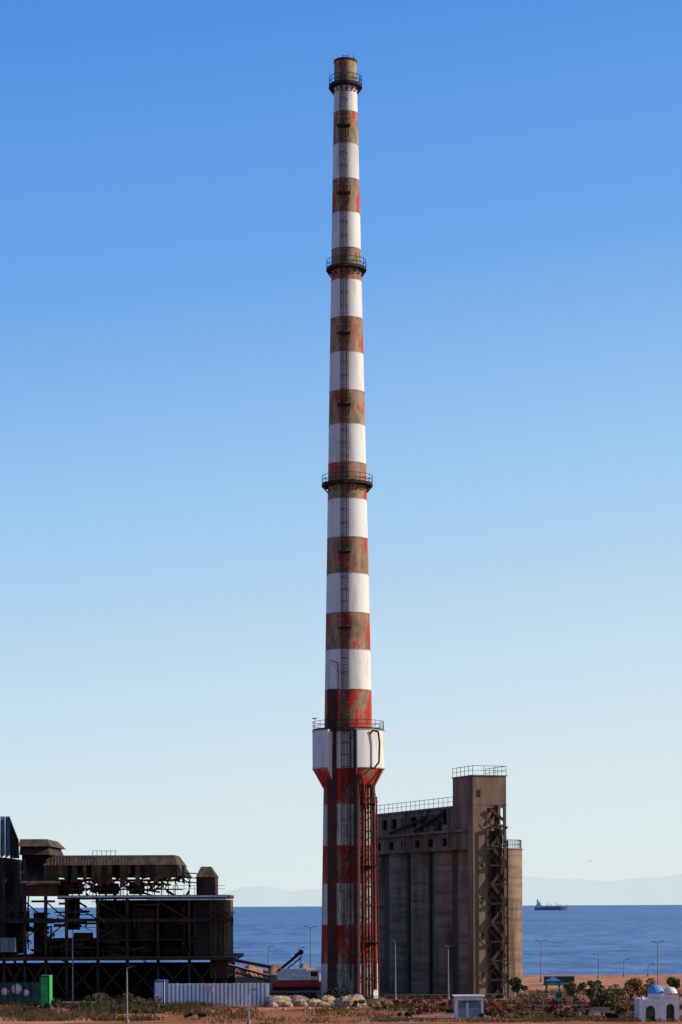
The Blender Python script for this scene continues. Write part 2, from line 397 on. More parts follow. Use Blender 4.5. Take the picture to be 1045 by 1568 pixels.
for (x0,x1,y) in ((90,345,1370),(62,360,1466),(-40,60,1410)):
    for h in (9,14):
        mb.beam(W(x0,y-h,256.6 if y>1400 else 257.4),W(x1,y-h,256.6 if y>1400 else 257.4),.04)
    x=x0
    while x<x1:
        mb.beam(W(x,y,256.6 if y>1400 else 257.4),W(x,y-14,256.6 if y>1400 else 257.4),.05); x+=16
for x in range(142,182,7): mb.beam(W(x,1310,262),W(x,1303,262),.05)
mb.beam(W(142,1303,262),W(180,1303,262),.05)
for k in range(3):
    pts=[W(270+22*math.sin(t),1333+k*6+ (1-math.cos(t))*14,260+k) for t in [i*.26 for i in range(7)]]
    mb.path(pts,.07,6,0)
    mb.beam(W(272,1336+k*7,260),W(308,1338+k*7,260),.12)
mkobj('steel_frame',mb,[m_frame],pl)
mb=MB()
pbox(mb,150,300,1377.5,1464,274.2,274.6,0)
pbox(mb,-90,8,1313,1464,258,275,0)
pbox(mb,-90,360,1473,1532,275,275.4,0)
pbox(mb,62,150,1440,1464.5,273,273.4,0)
pbox(mb,20,45,1395,1424,270,270.3,0); pbox(mb,100,122,1377.5,1424,268,268.3,0); pbox(mb,52,66,1397,1464,266,268,0)
pbox(mb,296,322,1378,1464,258.5,270,0)
pbox(mb,160,188,1400,1436,264,268,0); pbox(mb,210,236,1392,1438,262,267,0); pbox(mb,252,280,1385,1464,265,270,0)
pbox(mb,92,118,1346,1369,262,268,0); pbox(mb,150,175,1352,1369,262,268,0); pbox(mb,198,215,1350,1369,262,268,0)
for px,py,r in ((175,1440,1.4),(225,1442,1.3),(128,1442,1.1)):
    c=W(px,py,263); mb.cyl(c-Vector((0,0,1.5)),c,.3,r,14,0); mb.cyl(c,c+Vector((0,0,1.0)),r,r,14,0)
mkobj('dark_ruin_panels',mb,[m_ruin],pl)  # dark panels, with backing walls put in behind the frame
mb=MB()
pbox(mb,322,349,1377.5,1498,258,271,0)
for x in (325,331,337,343): pbox(mb,x,x+2,1380,1464,257.75,258,0)
pbox(mb,318,351,1396,1399,257.7,271,0)
mkobj('concrete_bin',mb,[m_concd],pl)
mb=MB()
def frus(x0,x1,yb_,X0,X1,yt_,D0,D1,e0,e1,mat=0):
    a=W(x0,yb_,D0);b_=W(x1,yb_,D0);t=W(X0,yt_,e0);u=W(X1,yt_,e0)
    mb.hexa([(a.x,D0,a.z),(b_.x,D0,a.z),(b_.x,D1,a.z),(a.x,D1,a.z),(t.x,e0,t.z),(u.x,e0,t.z),(u.x,e1,t.z),(t.x,e1,t.z)],mat)
frus(70,281,1342,79,267,1312,257.5,273,260,270,1)
frus(66,272,1325,77,268,1310,256.5,273.5,261,269,0)
for k in range(40):
    x=80+k*4.7
    if k in (7,8,19,28,29,30): continue
    mb.beam(W(x-.8,1324,256.6),W(x,1310,261.0),.06,.08,0)
x=68
while x<280:
    w_=rnd.uniform(3,9); 
    if rnd.random()<.72:
        L=rnd.uniform(6,24); sk=rnd.uniform(-1.5,1.5)
        a=[W(x,1326+L+8,256.9),W(x+w_,1326+L+8+rnd.uniform(-5,5),256.9),W(x+w_+sk*.2,1325,256.7),W(x+sk*.2,1325,256.7)]
        mb.hexa([p+Vector((0,.05,0)) for p in a]+a,rnd.choice([0,0,1]))
    x+=w_+.3
frus(30,76,1309,32,72,1285,256,270,258,268,1)
frus(28,78,1296,31,72,1285,255.8,270.3,258,268.2,0)
pbox(mb,34,74,1308,1352,262,270,1)
a=[W(32,1352,256),W(92,1352,256),W(86,1320,262),W(32,1320,262)]
mb.hexa([p-Vector((0,0,.15)) for p in a]+a,0)
pbox(mb,32,88,1354,1372,257,268,1)
pbox(mb,301,330,1342,1372,259,265,1); frus(300,331,1343,308,323,1327,258.5,265.5,261,263,0)
mkobj('rusted_roofs',mb,[m_ruinroof,m_ruin],pl)
mb=MB()
for k in range(10):
    x=-60+k*7.6
    a=[W(x,1313,257),W(x+7.4,1313-rnd.uniform(0,6),257),W(x+7.0,1250,262),W(x,1250,262)]
    mb.hexa([p-Vector((0,0,.1)) for p in a]+a,1 if k%3==1 else 0)
a=[W(15.5,1313,257),W(30,1313,257),W(29,1287,259),W(15.5,1251,262)]
mb.hexa([p-Vector((0,0,.1)) for p in a]+a,1)
a=[W(14,1250,256.5),W(29,1286,256.5),W(29,1286,262),W(14,1250,262)]
mb.hexa([p-Vector((0,0,.15)) for p in a]+a,0)
pbox(mb,88,347,1370.8,1374.5,257,257.19,2)
pbox(mb,-20,24,1436,1458,256.5,257,0)
pbox(mb,225,347,1376,1378.5,256.8,257,2)
mkobj('broken_cladding',mb,[m_sheet,m_ruin,m_fascia],pl)
# ---------------------------------------------------------------- TERRAIN
def sstep(a,b,x):
    t=max(0,min(1,(x-a)/(b-a))); return t*t*(3-2*t)
def terr(x,y):
    z=8.6*(1-sstep(-5,110,y))
    z-=9.5*sstep(346,362,y)
    return z
def ground_mat():
    m,nt,b=nodes('earth_ground'); L=nt.links.new
    tc=nt.nodes.new('ShaderNodeTexCoord')
    def noi(s,d=6):
        n=nt.nodes.new('ShaderNodeTexNoise'); n.inputs['Scale'].default_value=s; n.inputs['Detail'].default_value=d; n.inputs['Roughness'].default_value=.65; L(tc.outputs['Object'],n.inputs['Vector']); return n
    n1=noi(.13,8); n2=noi(.5,6); n3=noi(3,5)
    r=nt.nodes.new('ShaderNodeValToRGB'); e=r.color_ramp.elements
    e[0].position=.34; e[0].color=(.12,.055,.025,1); e[1].position=.48; e[1].color=(.38,.135,.06,1)
    e2=e.new(.62); e2.color=(.43,.20,.115,1)
    L(n1.outputs['Fac'],r.inputs[0])
    r2=nt.nodes.new('ShaderNodeValToRGB'); r2.color_ramp.elements[0].position=.38; r2.color_ramp.elements[0].color=(.45,.42,.34,1); r2.color_ramp.elements[1].position=.58
    L(n2.outputs['Fac'],r2.inputs[0])
    mx=nt.nodes.new('ShaderNodeMixRGB'); mx.blend_type='MULTIPLY'; mx.inputs[0].default_value=.8; L(r.outputs[0],mx.inputs[1]); L(r2.outputs[0],mx.inputs[2])
    L(mx.outputs[0],b.inputs['Base Color']); b.inputs['Roughness'].default_value=.95; b.inputs['Specular IOR Level'].default_value=.1
    bp=nt.nodes.new('ShaderNodeBump'); bp.inputs['Strength'].default_value=.5; bp.inputs['Distance'].default_value=.15; L(n3.outputs['Fac'],bp.inputs['Height']); L(bp.outputs[0],b.inputs['Normal'])
    return m
m_ground=ground_mat()
mb=MB()
xs=[-4000,-1500,-600,-250,-120]+[i*4 for i in range(-24,25)]+[120,250,600,1500,4000]
ys=[-3000,-800,-200,-60]+[i*8-20 for i in range(18)]+[130,160,190,220,250,280,310,335,346,350,354,358,362,366,500]
vs=[(x,y,terr(x,y)) for y in ys for x in xs]; nx=len(xs)
mb.add(vs,[(j*nx+i,j*nx+i+1,(j+1)*nx+i+1,(j+1)*nx+i) for j in range(len(ys)-1) for i in range(nx-1)],0,True)
mkobj('ground',mb,[m_ground],center=False)
DG=((.14,.08,.04),.35,(1,.5,1),.5,.64,.7)
m_pave=M('red_brick_paving',(.28,.12,.08),(.40,.19,.13),scale=1.5,rough=.9,bump=.1,stain=((.15,.08,.05),.5,(1,1,1),.5,.65,.5))
m_sand=M('orange_sand',(.46,.16,.075),(.55,.24,.13),scale=.25,rough=.95,stain=DG)
m_kerb=M('pale_kerb_stone',(.30,.26,.22),(.45,.4,.35),scale=2)
def sheet(name,pts,z,mat):
    q=MB(); q.add([(x,y,z) for x,y in pts],[tuple(range(len(pts)))],0); return mkobj(name,q,[mat])
sheet('sand_esplanade',[(18,285),(200,285),(200,345),(20,345)],.004,m_sand)
sheet('brick_path',[(2,212),(9,222),(60,226),(60,219),(14,216),(6,205),(1,205)],.008,m_pave)
sheet('dirt_track',[(-34,205),(-26,205),(-16,226),(-2,236),(4,240),(-4,240),(-20,232),(-34,217)],.006,m_sand)
mb=MB()
for a,b_ in (((14,215.8),(60,218.8)),((9,222.2),(60,226.2)),((3,232),(60,238))):
    mb.beam((*a,.06),(*b_,.06),.25,.12)
mkobj('kerb',mb,[m_kerb])
m_bank=M('tan_earth_bank',(.25,.12,.06),(.46,.26,.13),scale=.5,bump=.5)
mb=MB(); n=30; rows=6
vs=[]
for j in range(rows+1):
    for i in range(n+1):
        x=-16+i*.5; f=math.sin(math.pi*j/rows); h=(2.6+.4*math.sin(i*.9)+.3*math.sin(i*2.3))*f*min(1,(n-i)/5+.1)
        vs.append((x,292+j*2.5,h-.05))
mb.add(vs,[(j*(n+1)+i,j*(n+1)+i+1,(j+1)*(n+1)+i+1,(j+1)*(n+1)+i) for j in range(rows) for i in range(n)],0,True)
mkobj('earth_bank',mb,[m_bank])
# ---------------------------------------------------------------- SEA
def sea_mat():
    m,nt,b=nodes('sea_water'); L=nt.links.new
    tc=nt.nodes.new('ShaderNodeTexCoord')
    mp=nt.nodes.new('ShaderNodeMapping'); mp.inputs['Scale'].default_value=(.022,.008,1); L(tc.outputs['Object'],mp.inputs[0])
    n=nt.nodes.new('ShaderNodeTexNoise'); n.inputs['Scale'].default_value=3; n.inputs['Detail'].default_value=10; n.inputs['Roughness'].default_value=.75; L(mp.outputs[0],n.inputs['Vector'])
    mp3=nt.nodes.new('ShaderNodeMapping'); mp3.inputs['Scale'].default_value=(.0012,.0016,1); L(tc.outputs['Object'],mp3.inputs[0])
    nb=nt.nodes.new('ShaderNodeTexNoise'); nb.inputs['Scale'].default_value=2; nb.inputs['Detail'].default_value=8; nb.inputs['Roughness'].default_value=.6; L(mp3.outputs[0],nb.inputs['Vector'])
    ad=nt.nodes.new('ShaderNodeMixRGB'); ad.inputs[0].default_value=.3; L(n.outputs['Fac'],ad.inputs[1]); L(nb.outputs['Fac'],ad.inputs[2])
    r=nt.nodes.new('ShaderNodeValToRGB'); e=r.color_ramp.elements
    e[0].position=.42; e[0].color=(.025,.095,.24,1); e[1].position=.58; e[1].color=(.14,.28,.50,1)
    L(ad.outputs[0],r.inputs[0]); L(r.outputs[0],b.inputs['Base Color'])
    b.inputs['Roughness'].default_value=.4; b.inputs['Specular IOR Level'].default_value=.15
    mp2=nt.nodes.new('ShaderNodeMapping'); mp2.inputs['Scale'].default_value=(.12,.2,1); L(tc.outputs['Object'],mp2.inputs[0])
    n2=nt.nodes.new('ShaderNodeTexNoise'); n2.inputs['Scale'].default_value=2; n2.inputs['Detail'].default_value=6; L(mp2.outputs[0],n2.inputs['Vector'])
    bp=nt.nodes.new('ShaderNodeBump'); bp.inputs['Strength'].default_value=1; bp.inputs['Distance'].default_value=1.2; L(n2.outputs['Fac'],bp.inputs['Height']); L(bp.outputs[0],b.inputs['Normal'])
    return m
mb=MB(); mb.add([(-60000,340,-4),(60000,340,-4),(60000,70000,-4),(-60000,70000,-4)],[(0,1,2,3)],0)
mkobj('sea',mb,[sea_mat()],center=False)
m,nt,bs=nodes('hazy_hills'); bs.inputs['Base Color'].default_value=(.34,.47,.62,1); bs.inputs['Roughness'].default_value=1; bs.inputs['Specular IOR Level'].default_value=0  # distance haze put into the pale blue colour and transparent mix
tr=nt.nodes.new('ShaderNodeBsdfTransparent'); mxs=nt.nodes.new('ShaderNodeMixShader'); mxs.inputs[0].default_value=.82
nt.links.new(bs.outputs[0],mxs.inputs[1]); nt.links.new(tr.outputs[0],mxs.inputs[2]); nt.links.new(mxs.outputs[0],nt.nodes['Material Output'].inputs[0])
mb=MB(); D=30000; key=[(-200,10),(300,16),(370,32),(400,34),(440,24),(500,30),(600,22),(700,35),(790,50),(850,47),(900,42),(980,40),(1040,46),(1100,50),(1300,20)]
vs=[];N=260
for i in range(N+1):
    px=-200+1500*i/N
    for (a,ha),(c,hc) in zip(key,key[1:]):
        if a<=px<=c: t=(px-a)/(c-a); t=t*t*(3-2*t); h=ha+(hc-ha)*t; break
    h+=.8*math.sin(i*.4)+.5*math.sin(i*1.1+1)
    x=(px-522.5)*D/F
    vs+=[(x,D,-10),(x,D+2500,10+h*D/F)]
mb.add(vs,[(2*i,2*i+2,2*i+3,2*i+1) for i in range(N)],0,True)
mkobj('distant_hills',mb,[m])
# ship
m_ship=M('ship_hull_hazed',(.10,.13,.20),(.14,.17,.25),scale=.05,bump=0)  # sea haze mixed into both ship colours
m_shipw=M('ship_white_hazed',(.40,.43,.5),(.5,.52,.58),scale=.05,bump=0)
SD=6300.
mb=MB(); c=W(845,1394,SD); z0=-4
sec=[(-45,6.5,9),(-40,8,8.5),(25,8,8.5),(36,5.5,10),(46,.4,12.5)]
vs=[]
for (x,w,h) in sec:
    xb=x if x<40 else x-4
    vs+=[(c.x+xb,SD-w*.8,z0-1),(c.x+x,SD-w,z0+h),(c.x+x,SD+w,z0+h),(c.x+xb,SD+w*.8,z0-1)]
fs=[]
for i in range(len(sec)-1):
    a=i*4
    for j in range(3): fs.append((a+j,a+4+j,a+5+j,a+j+1))
fs+=[(0,1,2,3),(19,18,17,16)]
mb.add(vs,fs,0)
mb.box(c.x-42,c.x-28,SD-6,SD+6,z0+8.5,z0+15,1); mb.box(c.x-40,c.x-30,SD-5,SD+5,z0+15,z0+19,1); mb.box(c.x-38,c.x-32,SD-4,SD+4,z0+19,z0+23,1)
mb.cyl((c.x-37,SD,z0+20),(c.x-38,SD,z0+29),2.2,1.6,10,0); mb.beam((c.x-31,SD,z0+21),(c.x-31,SD,z0+27),.6)
for x in (-12,14): mb.beam((c.x+x,SD-1,z0+8),(c.x+x,SD-1,z0+20),1.2); mb.beam((c.x+x,SD-1,z0+12),(c.x+x+12,SD-1,z0+15),.8)
mb.box(c.x-26,c.x+30,SD-5,SD+5,z0+8.5,z0+10,0); mb.beam((c.x+40,SD,z0+10),(c.x+40,SD,z0+19),.7)
mkobj('cargo_ship',mb,[m_ship,m_shipw])
# ---------------------------------------------------------------- STREET LAMPS
def lamp(px,ytop,ybase,D=None,double=False,side=1,mat=m_grey):
    D=D or CH*F/(ybase-1387); x=GX(px,D); top=W(px,ytop,D).z
    q=MB(); q.cyl((x,D,-.05),(x,D,top),.09,.05,10,0); q.cyl((x,D,0),(x,D,.35),.18,.16,10,0)
    for s in ((-1,1) if double else (side,)):
        q.path([(x,D,top-.05),(x+s*.3,D,top+.08),(x+s*.5,D,top+.1)],.035,6,0)
        q.hexa([(x+s*.4,D-.12,top+.06),(x+s*.85,D-.08,top+.1),(x+s*.85,D+.08,top+.1),(x+s*.4,D+.12,top+.06),(x+s*.4,D-.08,top+.17),(x+s*.82,D-.05,top+.15),(x+s*.82,D+.05,top+.15),(x+s*.4,D+.08,top+.17)],1)
    mkobj('street_lamp',q,[mat,m_black])
lamp(606,1441,1531,double=True); lamp(687,1449,1532,double=True)
lamp(476,1420,1500,D=300,double=True); lamp(412,1450,1500,D=320); lamp(829,1441,1505,double=True); lamp(1008,1443,1512,double=True)
lamp(112,1424,1533,D=248,side=1); lamp(195,1482,1566,D=208,side=1); lamp(381,1517,1568,D=205,side=1)
lamp(917,1462,1498,D=330,side=-1); lamp(459,1452,1498,D=330)
lamp(771,1478,1530); lamp(993,1478,1499,D=335); lamp(956,1470,1499,D=335); 
# ---------------------------------------------------------------- SITE OBJECTS
m_cwhite=M('white_profiled_sheet',(.60,.61,.63),(.80,.81,.82),scale=.6,stretch=(1,1,.4),rough=.5,stain=((.3,.22,.15),1.2,(1,1,.3),.58,.72,.5))
m_cshade=M('white_sheet_recess_shade',(.26,.29,.36),(.36,.40,.48),scale=.6,stretch=(1,1,.4),rough=.5)  # shade in the white sheet's recesses, painted as a blue-grey colour
m_pink=M('faded_pink_sign',(.55,.25,.35),(.6,.45,.5),scale=3)
m_blue=M('blue_paint',(.03,.09,.28),(.06,.15,.4),scale=1)
m_green=M('bright_green_paint',(.02,.30,.06),(.05,.45,.10),scale=2)
m_dgreen=M('dark_green_paint',(.01,.05,.035),(.03,.10,.07),scale=.8)
m_red2=M('red_machine_paint',(.42,.025,.018),(.55,.05,.035),scale=2)
m_wcab=M('white_paint',(.50,.49,.47),(.72,.71,.69),scale=1.5)
m_rock=M('tan_boulders',(.24,.16,.10),(.50,.36,.24),scale=1.2,bump=.6)
m_wood=M('weathered_wood',(.2,.15,.1),(.35,.27,.2),scale=3)
mb=MB(); D=244.; x0=GX(258,D); x1=GX(413,D); n=int((x1-x0)/.42)
zt=W(330,1506,D).z
for i in range(n):
    xa=x0+(x1-x0)*i/n; xb=x0+(x1-x0)*(i+1)/n; w=(xb-xa)
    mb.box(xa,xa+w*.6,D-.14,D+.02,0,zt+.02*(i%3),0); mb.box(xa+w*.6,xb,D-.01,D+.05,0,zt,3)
mb.box(x0,x1,D+.052,D+.1,1.0,1.1,1)
mb.box(GX(316,D),GX(327,D),D-.19,D-.142,W(320,1520,D).z,W(320,1509,D).z,2)
mkobj('white_site_hoarding',mb,[m_cwhite,m_grey,m_pink,m_cshade])
def container(name,px0,px1,D,depth,h,mats):
    q=MB(); a=GX(px0,D); b_=GX(px1,D); q.box(a,b_,D,D+depth,.12,h,0)
    n=max(3,int((b_-a)/.3))
    for i in range(n):
        x=a+(b_-a)*(i+.25)/n; q.box(x,x+(b_-a)/n*.5,D-.04,D-.001,.3,h-.15,0)
    for x in (a,b_-.12): q.box(x-.01,x+.13,D-.06,D+.1,0,h+.02,1)
    q.box(a,b_,D-.06,D+.1,h-.12,h+.03,1); q.box(a,b_,D-.06,D+.1,.0,.15,1)
    return mkobj(name,q,mats)
container('shipping_container',236,252,246,6,2.5,[m_cwhite,m_blue])
container('shipping_container',61,76,240,2.5,W(70,1494,240).z,[m_green,m_dgreen])
mb=MB(); D=247.; 
mb.box(GX(-60,D),GX(60,D),D,D+.2,0,W(20,1505,D).z,0)
for px,py,r in ((26,1514,.55),(8,1518,.4),(40,1520,.35),(-12,1512,.5)):
    c=W(px,py,D); mb.cyl((c.x,D-.012,c.z),(c.x,D-.003,c.z),r,r,14,1)
    mb.cyl((c.x+.1,D-.022,c.z+.05),(c.x+.1,D-.013,c.z+.05),r*.55,r*.55,14,2)
for k in range(-60,60,12): mb.box(GX(k,D)-.05,GX(k,D)+.05,D-.06,D-.001,0,W(20,1503,D).z,3)
mkobj('graffiti_wall',mb,[m_dgreen,m_pink,m_wcab,m_black])
mb=MB(); D=252.
pbox(mb,425,486,1487,1501,D,D+2.6,0); pbox(mb,430,470,1483,1487,D+.3,D+2.3,0); pbox(mb,424,488,1501,1504,D-.1,D+2.7,1)
pbox(mb,472,489,1486,1500.5,D-.4,D+1,0); pbox(mb,476,486,1488,1495,D-.43,D-.41,3)
pbox(mb,416,492,1504,1511,D-.2,D+2.8,1); pbox(mb,418,490,1511,1517,D-.1,D+2.7,2)
for px in (420,432,444,456,468,480): 
    c=W(px,1521,D); mb.cyl((c.x,D-.4,.45),(c.x,D+.1,.45),.42,.42,14,2)
    mb.cyl((c.x,D+2.6,.45),(c.x,D+3.1,.45),.42,.42,14,2)
mb.box(GX(414,D),GX(486,D),D-.38,D+.08,.9,1.0,2)
mb.beam(W(424,1489,D+.5),W(460,1459,D+.5),.18,.3,2); mb.beam(W(432,1490,D+.5),W(462,1466,D+.5),.12,.15,2)
mb.beam(W(452,1463,D+.5),W(463,1457,D+.5),.5,.3,2); mb.beam(W(461,1458,D+.5),W(461,1488,D+.5),.1,.1,2); mb.cyl(W(461,1458,D+.3),W(461,1458,D+.8),.3,.3,12,2)
mkobj('crawler_crane',mb,[m_wcab,m_red2,m_black,m_black])
mb=MB(); D=253.
for dy in (0,9):
    for dd in (0,1.6):
        mb.beam(W(350,1478+dy,D+dd),W(415,1496+dy*.8,D+dd),.16,.2,0)
for k in range(9):
    x=352+k*7; mb.beam(W(x,1479+k*1.9,D),W(x+6,1488+k*1.8,D),.09,.09,0)
mb.beam(W(358,1470,D+2),W(415,1481,D+2),.25,.35,0)
pts=[W(350,1476,D),W(414,1494,D),W(414,1494,D)+Vector((0,1.6,0)),W(350,1476,D)+Vector((0,1.6,0))]
mb.hexa([p-Vector((0,0,.06)) for p in pts]+pts,1)
mkobj('fallen_conveyor',mb,[m_duct,m_bank])
mb=MB(); r2=random.Random(5)
for i in range(34):
    px=r2.uniform(416,552); D=r2.uniform(239,246); s=r2.uniform(.35,.95)
    mb.blob((GX(px,D),D,s*.45),s*1.25,s,s*.75,seed=i,n=9,jit=.16)
for i in range(40):
    px=r2.uniform(400,580); D=r2.uniform(232,246); s=r2.uniform(.12,.3)
    mb.blob((GX(px,D),D,s*.3),s*1.25,s,s*.7,seed=i+99,n=7,jit=.2)
mkobj('boulder_pile',mb,[m_rock])
mb=MB(); D=213.; a=GX(697,D); b_=GX(741,D); h=W(700,1527,D).z
mb.box(a,b_,D,D+2.2,0,h,0); mb.box(a-.12,b_+.12,D-.12,D+2.32,h,h+.14,0)
for (p0,p1) in ((702,714),(718,737)):
    mb.box(GX(p0,D),GX(p1,D),D-.03,D-.002,.15,h-.25,1)
    for k in range(6): mb.box(GX(p0,D)+.08,GX(p1,D)-.08,D-.05,D-.031,h-.95+k*.1,h-.91+k*.1,2)
mb.box(GX(708,D),GX(731,D),D-.08,D-.052,1.5,1.62,2)
mkobj('electrical_kiosk',mb,[m_wcab,m_grey,m_dgreen])
mb=MB(); D=207.; cx=GX(1010,D)
m_chw=M('limewashed_wall',(.60,.58,.54),(.76,.74,.71),scale=1.5)
m_dome=M('blue_dome',(.10,.25,.5),(.16,.35,.62),scale=2)
w=1.75
zW=W(1010,1530,D).z
def arch_wall(mb,x0,x1,y0,y1,z1,ow,oh,mat):
    xc=(x0+x1)/2; n=10
    mb.box(x0,xc-ow,y0,y1,0,z1,mat); mb.box(xc+ow,x1,y0,y1,0,z1,mat)
    for i in range(n):
        t0=math.pi*i/n; t1=math.pi*(i+1)/n
        xa=xc-ow*math.cos(t0); xb=xc-ow*math.cos(t1); za=oh+ow*min(math.sin(t0),math.sin(t1))
        mb.box(xa,xb,y0,y1,za,z1,mat)
arch_wall(mb,cx-w,cx+.2,D,D+.25,zW,.42,1.0,0); arch_wall(mb,cx+.2,cx+w,D,D+.25,zW+.35,.36,1.2,0)
mb.box(cx-w,cx-w+.25,D+.25,D+3.2,0,zW,0); mb.box(cx+w-.25,cx+w,D+.25,D+3.2,0,zW,0); mb.box(cx-w,cx+w,D+3.2,D+3.4,0,zW,0); mb.box(cx-w+.25,cx+w-.25,D+.25,D+3.2,zW-.2,zW,0)
mb.cyl((cx-.1,D+1.5,zW),(cx-.1,D+1.5,zW+.45),.72,.72,24,0)
prof=[(.75*math.cos(t),zW+.45+.8*math.sin(t)) for t in [i*math.pi/16 for i in range(9)]]
mb.rev(cx-.1,D+1.5,prof,n=24,mat=1)
mb.beam((cx-.1,D+1.5,zW+1.2),(cx-.1,D+1.5,zW+1.7),.06,.06,0); mb.beam((cx-.28,D+1.5,zW+1.52),(cx+.08,D+1.5,zW+1.52),.05,.05,0)
prof=[(.6*math.cos(t),zW+.5+.55*math.sin(t)) for t in [i*math.pi/12 for i in range(7)]]
mb.rev(cx+1.1,D+.7,prof,n=18,mat=0)
mb.cyl((cx-w+.3,D+.2,zW),(cx-w+.3,D+.2,zW+.3),.18,.02,8,0)
mkobj('small_white_chapel',mb,[m_chw,m_dome])
mb=MB(); D=300.; a=GX(833,D); b_=GX(886,D); z1=W(850,1511,D).z
mb.hexa([(a,D,z1),(b_,D,z1),(b_,D+4,z1),(a,D+4,z1),(a+.5,D+1,z1+.45),(b_-.5,D+1,z1+.45),(b_-.5,D+3,z1+.45),(a+.5,D+3,z1+.45)],0)
for x in (a+.1,(a+b_)/2,b_-.1):
    for y in (D+.1,D+3.9): mb.beam((x,y,0),(x,y,z1),.12,.12,1)
mb.box(a+.3,b_-.3,D+2,D+3.5,0,1.1,0)
mkobj('beach_bar',mb,[m_dgreen,m_grey])
mb=MB(); D=228.; x=GX(856,D)
mb.beam((x,D,0),(x,D,1.2),.12); mb.box(x-.3,x+.3,D-.08,D+.08,1.0,W(856,1518,D).z,1); mb.box(x-.24,x+.24,D-.1,D-.081,1.3,W(856,1520,D).z,2)
mkobj('information_sign',mb,[m_grey,m_green,m_dgreen])
m_yel=M('yellow_paint',(.6,.4,.03),(.7,.5,.05),scale=2)
mb=MB(); D=262.; x=GX(838,D)
for dx in (0,1.4): mb.beam((x+dx,D,0),(x+dx,D,1.8),.12,.12,0); mb.beam((x+dx,D+1.2,0),(x+dx,D+1.2,1.8),.12,.12,0)
mb.box(x-.1,x+1.5,D-.1,D+1.3,.9,1.0,1)
mb.hexa([(x-.2,D-.2,1.8),(x+1.6,D-.2,1.8),(x+1.6,D+1.4,1.8),(x-.2,D+1.4,1.8),(x+.6,D+.5,2.3),(x+.8,D+.5,2.3),(x+.8,D+.7,2.3),(x+.6,D+.7,2.3)],0)
mb.hexa([(x+1.5,D+.2,.95),(x+3.2,D+.2,.15),(x+3.2,D+.9,.15),(x+1.5,D+.9,.95),(x+1.5,D+.2,1.03),(x+3.2,D+.2,.23),(x+3.2,D+.9,.23),(x+1.5,D+.9,1.03)],1)
mkobj('playground_slide',mb,[m_blue,m_yel,m_red2])
mb=MB()
for i in range(16):
    x=GX(800,222)+i*1.15; mb.beam((x,222+i*.1,0),(x,222+i*.1,.95),.1,.1)
    if i: mb.beam((x-1.15,221.9+i*.1,.8),(x,222+i*.1,.8),.07,.07); mb.beam((x-1.15,221.9+i*.1,.45),(x,222+i*.1,.45),.06,.06)
mkobj('post_and_rail_fence',mb,[m_wood])
mb=MB()
for i in range(26):
    x=GX(590,243)+i*1.6; y=243+i*.2; mb.beam((x,y,0),(x,y,1.1),.07,.07)
    if i: mb.beam((x-1.6,y-.2,1.05),(x,y,1.05),.05,.05); mb.beam((x-1.6,y-.2,.55),(x,y,.55),.04,.04)
mkobj('metal_railing_fence',mb,[m_grey])
for (px,D) in ((640,226),(905,215)):
    mb=MB(); x=GX(px,D)
    mb.box(x,x+1.8,D,D+.45,.42,.48,0); mb.box(x,x+1.8,D+.42,D+.47,.55,.9,0)
    for dx in (.15,1.6): mb.box(x+dx,x+dx+.08,D,D+.45,0,.42,1)
    mkobj('park_bench',mb,[m_wood,m_grey])
# ---------------------------------------------------------------- VEGETATION
def leafmat(name,c1,c2): return M(name,c1,c2,scale=3,rough=.8,bump=0,lo=.3,hi=.7)
m_lg=leafmat('green_leaves',(.035,.055,.015),(.09,.11,.03)); m_lo=leafmat('olive_leaves',(.10,.085,.022),(.22,.16,.05))
m_lr=leafmat('red_leaves',(.13,.02,.022),(.30,.04,.045)); m_ld=leafmat('dark_leaves',(.012,.022,.01),(.035,.05,.018))
m_dry=leafmat('dry_grass',(.26,.15,.05),(.46,.28,.10)); m_bark=M('bark',(.07,.05,.035),(.16,.12,.09),scale=5)
def leaves(mb,clumps,n,size,mats,rnd):
    for _ in range(n):
        c=rnd.choice(clumps); 
        d=Vector((rnd.gauss(0,1),rnd.gauss(0,1),rnd.gauss(0,1))).normalized()*(rnd.random()**.4)
        p=Vector((c[0]+d.x*c[3],c[1]+d.y*c[3],c[2]+d.z*c[3]*.8))
        if p.z<.03: p.z=.05
        a=Vector((rnd.gauss(0,1),rnd.gauss(0,1),rnd.gauss(0,1))).normalized(); b_=a.cross(Vector((rnd.gauss(0,1),rnd.gauss(0,1),rnd.gauss(0,1)))).normalized()
        s=size*rnd.uniform(.6,1.3)
        mb.add([p-a*s,p+b_*s*.5,p+a*s,p-b_*s*.5],[(0,1,2,3)],rnd.choice(mats))
def bush(name,px,D,w,h,mats,n=700,size=.11,seed=0):
    r=random.Random(seed); q=MB(); x=GX(px,D)
    cl=[(x+r.uniform(-w,w),D+r.uniform(-w,w)*.6,h*r.uniform(.25,.8),r.uniform(.22,.4)*h) for _ in range(max(4,int(w*5)))]
    for c in cl: q.cyl((x+(c[0]-x)*.3,D,-.02),(c[0],c[1],c[2]),.03,.012,5,2)
    leaves(q,cl,n,size,[0,0,1],r); mkobj(name,q,mats+[m_bark])
def tree(name,px,D,h,w,mats,n=1300,seed=0,size=.13):
    r=random.Random(seed); q=MB(); x=GX(px,D); th=h*.35
    q.cyl((x,D,-.05),(x+.05,D,th),.13,.09,8,2)
    cl=[]
    for i in range(9):
        a=r.uniform(0,6.28); rr=w*r.uniform(.15,.75); p=(x+rr*math.cos(a),D+rr*math.sin(a),th+(h-th)*r.uniform(.15,.85))
        q.cyl((x+.05,D,th*r.uniform(.7,1)),p,.06,.02,6,2); cl.append((*p,r.uniform(.25,.42)*w))
    leaves(q,cl,n,size,[0,0,1],r); mkobj(name,q,mats+[m_bark])
